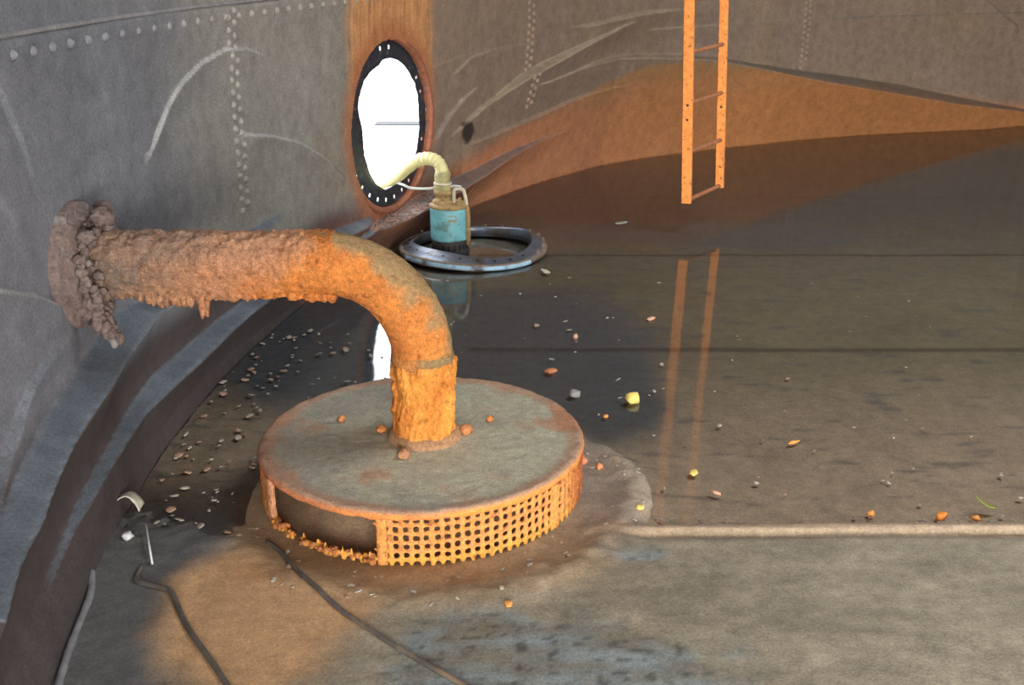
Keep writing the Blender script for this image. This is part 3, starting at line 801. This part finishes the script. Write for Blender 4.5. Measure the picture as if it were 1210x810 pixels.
# ---------------------------------------------------------------- ladder
ld = thing('ladder', 'orange rusted steel ladder hanging above the wet floor by the far wall', 'ladder', (1.115, 6.92, .18))
lt = 3.6; lean = -.04
dirv = Vector((.275, .36, .0)); wv = dirv.normalized(); nv = Vector((-wv.y, wv.x, 0))
rail_rot = Matrix(((.97, .24, 0), (-.24, .97, 0), (0, 0, 1)))
def rail(basep, zb_, w_):
    mb = MB(); N_ = 120; vs = []; fs = []
    for k in range(N_+1):
        z_ = zb_+(lt-zb_)*k/N_
        c_ = Vector((basep[0]+lean*z_, basep[1], z_))
        for (a, b) in ((-w_/2, -.004), (-w_/2+.004, -.009), (w_/2-.004, -.009), (w_/2, -.004), (w_/2, .045), (w_/2-.008, .045), (w_/2-.008, .004), (-w_/2, .004)):
            jn = .003*fbm(a*60+basep[0], z_*30, b*80, 3)
            p = rail_rot @ Vector((a+jn, b+jn, 0)); vs.append(c_+p)
    for k in range(N_):
        for q in range(8): fs.append((k*8+q, k*8+(q+1) % 8, (k+1)*8+(q+1) % 8, (k+1)*8+q))
    fs.append(tuple(range(8))[::-1]); fs.append(tuple(N_*8+q for q in range(8)))
    mb.add(vs, fs); r_ = mb.build('rail', M['ladder'], ld, smooth=False)
    for zz in (.62, .53):
        h = MB(); c_ = Vector((basep[0]+lean*(zz+.03*(basep[0] > .1)), basep[1], zz+.03*(basep[0] > .1)))+rail_rot @ Vector((0, -.0095, 0))
        h.lathe([(.001, .0015), (.008, .001), (.0085, -.002)], 10, c_, axis=rail_rot @ Matrix.Rotation(PI/2, 3, 'X')); h.build('bolt_hole', M['dark'], r_, smooth=False)
    return r_
rail((0, 0), 0, .062); rail((.275, .36), .025, .056)
for k in range(12):
    z_ = .018+.306*k; 
    if z_ > lt: break
    p0 = Vector((lean*z_, .0, z_))+wv*.02; p1 = Vector((.275+lean*z_, .36, z_+.02))-wv*.0
    mb = MB(); mb.tube([p0+(p1-p0)*t/10 for t in range(11)], .0135, 10, rf=lambda i, a, p, d: .002*fbm(p.x*60, p.y*60, p.z*60, 2)); mb.build('rung', M['rung'], ld)
# roof beam that carries it
bm_c = Vector((1.115+lean*lt+.137, 6.92+.18, 3.82))
def chord(p, d):
    o_ = Vector((p.x-CX, p.y-CY)); b_ = o_.x*d.x+o_.y*d.y; c_ = o_.length_squared-(R0)**2; q = math.sqrt(b_*b_-c_); return -b_-q, -b_+q
t0, t1 = chord(bm_c, wv); mid = bm_c+wv*((t0+t1)/2)
rotb = Matrix(((wv.x, nv.x, 0), (wv.y, nv.y, 0), (0, 0, 1)))
mb = MB()
for (zz, hh, ww) in ((-.07, .014, .12), (0, .14, .01), (.07, .014, .12)): mb.box((mid.x, mid.y, 3.82+zz), (t1-t0, ww, hh), rotb)
o = mb.build('beam_overhead', M['plain'], smooth=False); struct(o)

# ---------------------------------------------------------------- cables and debris on the floor
def floor_line(pts, r, lift):
    out = []
    for p in spline([(x, y, 0) for x, y in pts], 8): out.append((p.x, p.y, max(floor_h(p.x, p.y), -.008)+lift))
    return out
mb = MB(); mb.tube(floor_line([(-.76, 3.0), (-.70, 2.93), (-.61, 2.78), (-.48, 2.62), (-.35, 2.49), (-.25, 2.40), (-.16, 2.32), (-.05, 2.22), (.1, 2.05), (.3, 1.8)], .006, .003), .0075, 8)
o = mb.build('cable', M['cable']); tag(o, 'dark cable half sunk in orange silt, running forward from under the strainer', 'cable')
mb = MB(); mb.tube(floor_line([(-1.1, 2.84), (-1.09, 2.77), (-1.01, 2.73), (-.97, 2.70), (-.9, 2.57), (-.83, 2.46), (-.74, 2.33), (-.6, 2.1), (-.5, 1.8)], .007, .004), .0085, 8)
o = mb.build('cable', M['cable']); tag(o, 'kinked dark cable on the grey silt between the wall foot and the orange silt', 'cable')
mb = MB(); mb.tube(floor_line([(-1.235, 2.81), (-1.2, 2.70), (-1.18, 2.57), (-1.16, 2.44), (-1.14, 2.33), (-1.1, 2.15), (-1.05, 1.9)], .007, .006), .0105, 8, rf=lambda i, a, p, d: .004*fbm(p.x*30, p.y*30, p.z*30, 2))
o = mb.build('cable', M['palecable']); tag(o, 'pale mud-caked cable lying close along the foot of the left wall', 'cable')
mb = MB(); mb.tube([(-1.15, 3.05, .03), (-1.11, 2.95, .026), (-1.07, 2.85, .012)], .0035, 6)
o = mb.build('stick', M['cord']); tag(o, 'thin straight white stick leaning on dark silt by the left wall', 'stick')

def chip(name, x, y, r, sc, col, seed, lift=0., rot=0.):
    m = mat('chip_%s' % name, col, rough=.85, var=.25, scale=60) if ('chip_'+name+str(col)) not in M else M['chip_'+name+str(col)]
    M['chip_'+name+str(col)] = m
    mb = MB(); mb.lump((0, 0, 0), r, sc, .45, 1.1, 2, seed)
    o = mb.build(name, m); o.location = (x, y, max(floor_h(x, y), -.007)+r*sc[2]*.55+lift); o.rotation_euler = (0, 0, rot)
    return o
YEL = lin(236, 206, 112); OCH = lin(226, 150, 76); PAL = lin(196, 186, 160); GRY = lin(150, 146, 136); PNK = lin(206, 156, 128)
items = [
    ('lump', .49, 4.12, .030, (1, .9, .9), YEL, 'pale yellow lump standing in dark water right of the strainer', 'lump'),
    ('leaf', .64, 3.48, .018, (1.1, .8, .4), YEL, 'small yellow leaf on brown water below the ladder reflection', 'leaf'),
    ('pebble', .42, 3.20, .015, (1, .9, .6), YEL, 'small yellow pebble just beyond the left end of the raised floor seam', 'pebble'),
    ('rust_chip', .69, 5.16, .020, (1.3, .8, .5), PNK, 'pinkish chip on dark water left of the ladder reflection', 'chip'),
    ('rust_chip', .30, 4.89, .016, (.9, .7, .9), PNK, 'pale pink chip on dark water behind the right side of the strainer', 'chip'),
    ('rust_chip', .17, 4.45, .024, (1.2, .8, .5), lin(190, 122, 84), 'brownish orange chip in black water behind the strainer', 'chip'),
    ('stone', .26, 4.19, .024, (1.2, 1, .6), GRY, 'grey stone in black water at the right rim of the strainer cover', 'stone'),
    ('rust_chip', 1.17, 3.18, .013, (1, .8, .8), OCH, 'single orange chip standing just behind the raised floor seam', 'chip'),
    ('rust_chip', 1.395, 3.165, .020, (1.5, .8, .6), lin(240, 142, 58), 'bright orange double chip against the raised floor seam at the right', 'chip'),
    ('rust_chip', 1.50, 3.15, .014, (1.1, .8, .7), OCH, 'small orange chip against the seam beside the green leaf', 'chip'),
    ('rust_chip', 1.05, 3.73, .016, (1.8, .5, .4), OCH, 'long orange splinter on open brown water at the right', 'chip'),
    ('pebble', -.01, 2.64, .013, (1.2, .9, .5), OCH, 'flat orange pebble on silt in front of the strainer mound', 'pebble'),
    ('pebble', -1.2, 3.02, .018, (1, 1, .8), lin(205, 205, 200), 'whitish pebble on dark silt below the crumpled scrap by the left wall', 'pebble'),
    ('rust_chip', .37, 3.97, .010, (1, 1, .7), OCH, 'tiny orange chip on wet silt below the yellow lump', 'chip'),
    ('rust_chip', .69, 3.33, .012, (1.7, .7, .5), PNK, 'flat pinkish chip between the yellow leaf and the floor seam', 'chip'),
    ('rust_flake', .73, 7.15, .030, (1.8, .9, .2), GRY, 'flat grey flake on dark far water left of the ladder foot', 'flake'),
    ('rust_flake', .19, 6.0, .022, (2., .9, .3), PAL, 'pale flake on dark water in front of the steel ring', 'flake'),
    ('rust_chip', .245, 3.56, .022, (1.1, .8, .8), lin(206, 130, 96), 'reddish crust chip lying against the right side of the strainer screen', 'chip'),
    ('rust_chip', .31, 3.52, .016, (1.2, .8, .7), lin(232, 150, 92), 'orange crust chip on the mud just right of the strainer screen', 'chip'),
]
for k, (nm, x, y, r, sc, col, lab, cat) in enumerate(items):
    tag(chip(nm, x, y, r, sc, col, k*3.7+1, rot=k*1.3), lab, cat)
# green leaf: thin curved blade
mb = MB(); vs = []; fs = []
for i in range(9):
    t = i/8; wd_ = .014*math.sin(PI*clamp(t*.95+.03))
    p = Vector((1.52+.07*t, 3.225-.05*t+.03*t*t, .006+.035*(1-t)**2))
    vs += [p+Vector((0, wd_, .004)), p, p+Vector((0, -wd_, .004))]
for i in range(8): fs += [(3*i, 3*i+1, 3*i+4, 3*i+3), (3*i+1, 3*i+2, 3*i+5, 3*i+4)]
mb.add(vs, fs); o = mb.build('leaf', mat('green_leaf', lin(150, 160, 60), rough=.6, var=.3, scale=30)); sd = o.modifiers.new('t', 'SOLIDIFY'); sd.thickness = .0015
tag(o, 'curled yellow-green leaf against the raised floor seam at the far right', 'leaf')
# crumpled pale scrap by the left wall
mb = MB(); vs = []; fs = []
for i in range(13):
    for j in range(5):
        u, v = i/12, j/4; y_ = .055*(v-.5)
        vs.append((-1.30+.10*u, 3.165+y_+.03*math.sin(PI*u), .03+.035*math.sin(PI*u)*(1-.3*v)+.008*fbm(u*6, v*4, 3, 2)))
for i in range(12):
    for j in range(4): fs.append((i*5+j, i*5+j+1, (i+1)*5+j+1, (i+1)*5+j))
mb.add(vs, fs); o = mb.build('scrap', mat('pale_scrap', lin(205, 200, 180), rough=.7, var=.3, scale=40)); sd = o.modifiers.new('t', 'SOLIDIFY'); sd.thickness = .003
tag(o, 'crumpled pale scrap propped at the foot of the left wall', 'scrap')

# scattered small flakes: a few shapes, copied
random.seed(21)
pale = mat('pale_flake', lin(168, 158, 142), rough=.8, var=.35, scale=50); rusty = mat('rusty_flake', lin(170, 136, 112), rough=.85, var=.35, scale=50)
protos = []
for k in range(8):
    mb = MB(); mb.lump((0, 0, 0), 1, (1.2, .8+.05*k, .14+.05*(k % 3)), .6, 1.3, 2, 50+k*2.9)
    me = mb.build('rust_flake', pale if k < 6 else rusty); protos.append(me)
used = [False]*8
def scatter(x, y, r, label, group, lift=.0):
    k = random.randrange(8); p = protos[k]
    o = p if not used[k] else p.copy()
    if used[k]: C.objects.link(o)
    used[k] = True
    o.location = (x, y, max(floor_h(x, y), -.007)+r*.12+lift); r *= .72; o.scale = (r, r*random.uniform(.6, 1.1), r); o.rotation_euler = (random.uniform(-.3, .3), random.uniform(-.3, .3), random.uniform(0, 6.3))
    tag(o, label, 'flake', group); return o
cnt = 0
while cnt < 110:
    x = random.uniform(-1.24, -.62); y = random.uniform(3.1, 5.0)
    if math.hypot(x-SX, y-SY) < .62 or abs(x+1.13-.02*(y-4)+random.gauss(0, .2)) > .34: continue
    scatter(x, y, random.choice((.008, .011, .014, .02)), 'small pale flake on the dark wet floor between left wall and strainer', 'flakes left of the strainer'); cnt += 1
for k in range(60):
    x = .3+1.35*random.random()**1.0; y = 3.105+.012*x+abs(random.gauss(0, .025))
    scatter(x, y, random.choice((.006, .008, .011)), 'tiny crumb of rust caught along the raised floor seam', 'crumbs along the floor seam')
for k in range(60):
    x = random.uniform(.3, 2.2); y = 3.2+random.expovariate(1.2)
    if y > 7.5: continue
    scatter(x, y, random.choice((.007, .009, .013)), 'small flake floating on the open brown water right of the strainer', 'flakes on the open water')
for k in range(34):
    x = random.uniform(-.9, .5); y = random.uniform(4.25, 5.9)
    if math.hypot(x-SX, y-SY) < .7: continue
    scatter(x, y, random.choice((.008, .011, .016)), 'small flake on the black water behind the strainer', 'flakes behind the strainer')
for k in range(70):
    a = random.uniform(-PI, .5); r = random.uniform(.57, .78)
    scatter(SX+r*math.cos(a), SY+r*math.sin(a), random.choice((.007, .01, .014)), 'rust crumb on the mud ring around the strainer foot', 'crumbs on the mud ring')
# rubble lying on the fold below the manhole
mb = MB(); random.seed(4)
for k in range(420):
    s = random.uniform(3.25, 4.1); cc = column(s); f_ = [q for q in cc[0] if q[0] == 'rub']
    if not f_: continue
    _, zu, zl, D, dec = f_[0]; t = random.random(); z_ = zu+(zl-zu)*t
    p = shell_pt(s, z_+.006, disp(s, z_, cc)-.004)
    mb.lump(p, random.uniform(.004, .012), (1, 1, .7), .5, 1.2, 1, k*.7)
o = mb.build('rubble', mat('rust_rubble', lin(150, 116, 104), rough=.95, var=.45, scale=40), smooth=False); tag(o, 'pinkish rust rubble lying on the dented ledge below the manhole', 'rubble', kind='stuff')

# ---------------------------------------------------------------- light
wd = bpy.data.worlds.new('sky'); bpy.context.scene.world = wd; wd.use_nodes = True
bg = wd.node_tree.nodes['Background']; bg.inputs['Color'].default_value = (.86, .93, 1.0, 1); bg.inputs['Strength'].default_value = 7.0
def area(name, loc, target, sx, sy, power, col, portal=False):
    l = bpy.data.lights.new(name, 'AREA'); l.shape = 'RECTANGLE'; l.size = sx; l.size_y = sy; l.energy = power; l.color = col
    if portal: l.cycles.is_portal = True
    o = bpy.data.objects.new(name, l); C.objects.link(o); o.location = loc
    o.rotation_euler = (Vector(target)-Vector(loc)).to_track_quat('-Z', 'Y').to_euler(); return o
area('added_hatch_portal', (HX, HY, 6.02), (HX, HY, 0), 3.9, 3.9, 1, (1, 1, 1), True)  # sampling portal over the added roof hatch
for t_ in (-36, -48, -60, -72):
    t = math.radians(t_); r = R0-.02
    px, py = CX-r*math.cos(t), CY+r*math.sin(t)
    area('added_daylight', (px, py, 1.1), (CX, CY+1.5, 1.0), 1.8, 2.0, 150, (1.0, .95, .87))  # key lamps added in the unseen opening as stand-in daylight

# ---------------------------------------------------------------- camera
cam = bpy.data.cameras.new('camera'); cam.sensor_width = 36; cam.lens = 36*1300/1210; cam.clip_start = .05
co = bpy.data.objects.new('camera', cam); C.objects.link(co); co.location = (0, 0, 1.75); co.rotation_euler = (math.radians(70), 0, 0)
sc = bpy.context.scene; sc.camera = co
sc.view_settings.view_transform = 'Standard'; sc.view_settings.look = 'None'; sc.view_settings.gamma = 1; sc.view_settings.exposure = 0.4
sc.view_settings.use_curve_mapping = False
sc.cycles.use_denoising = True; sc.cycles.max_bounces = 6
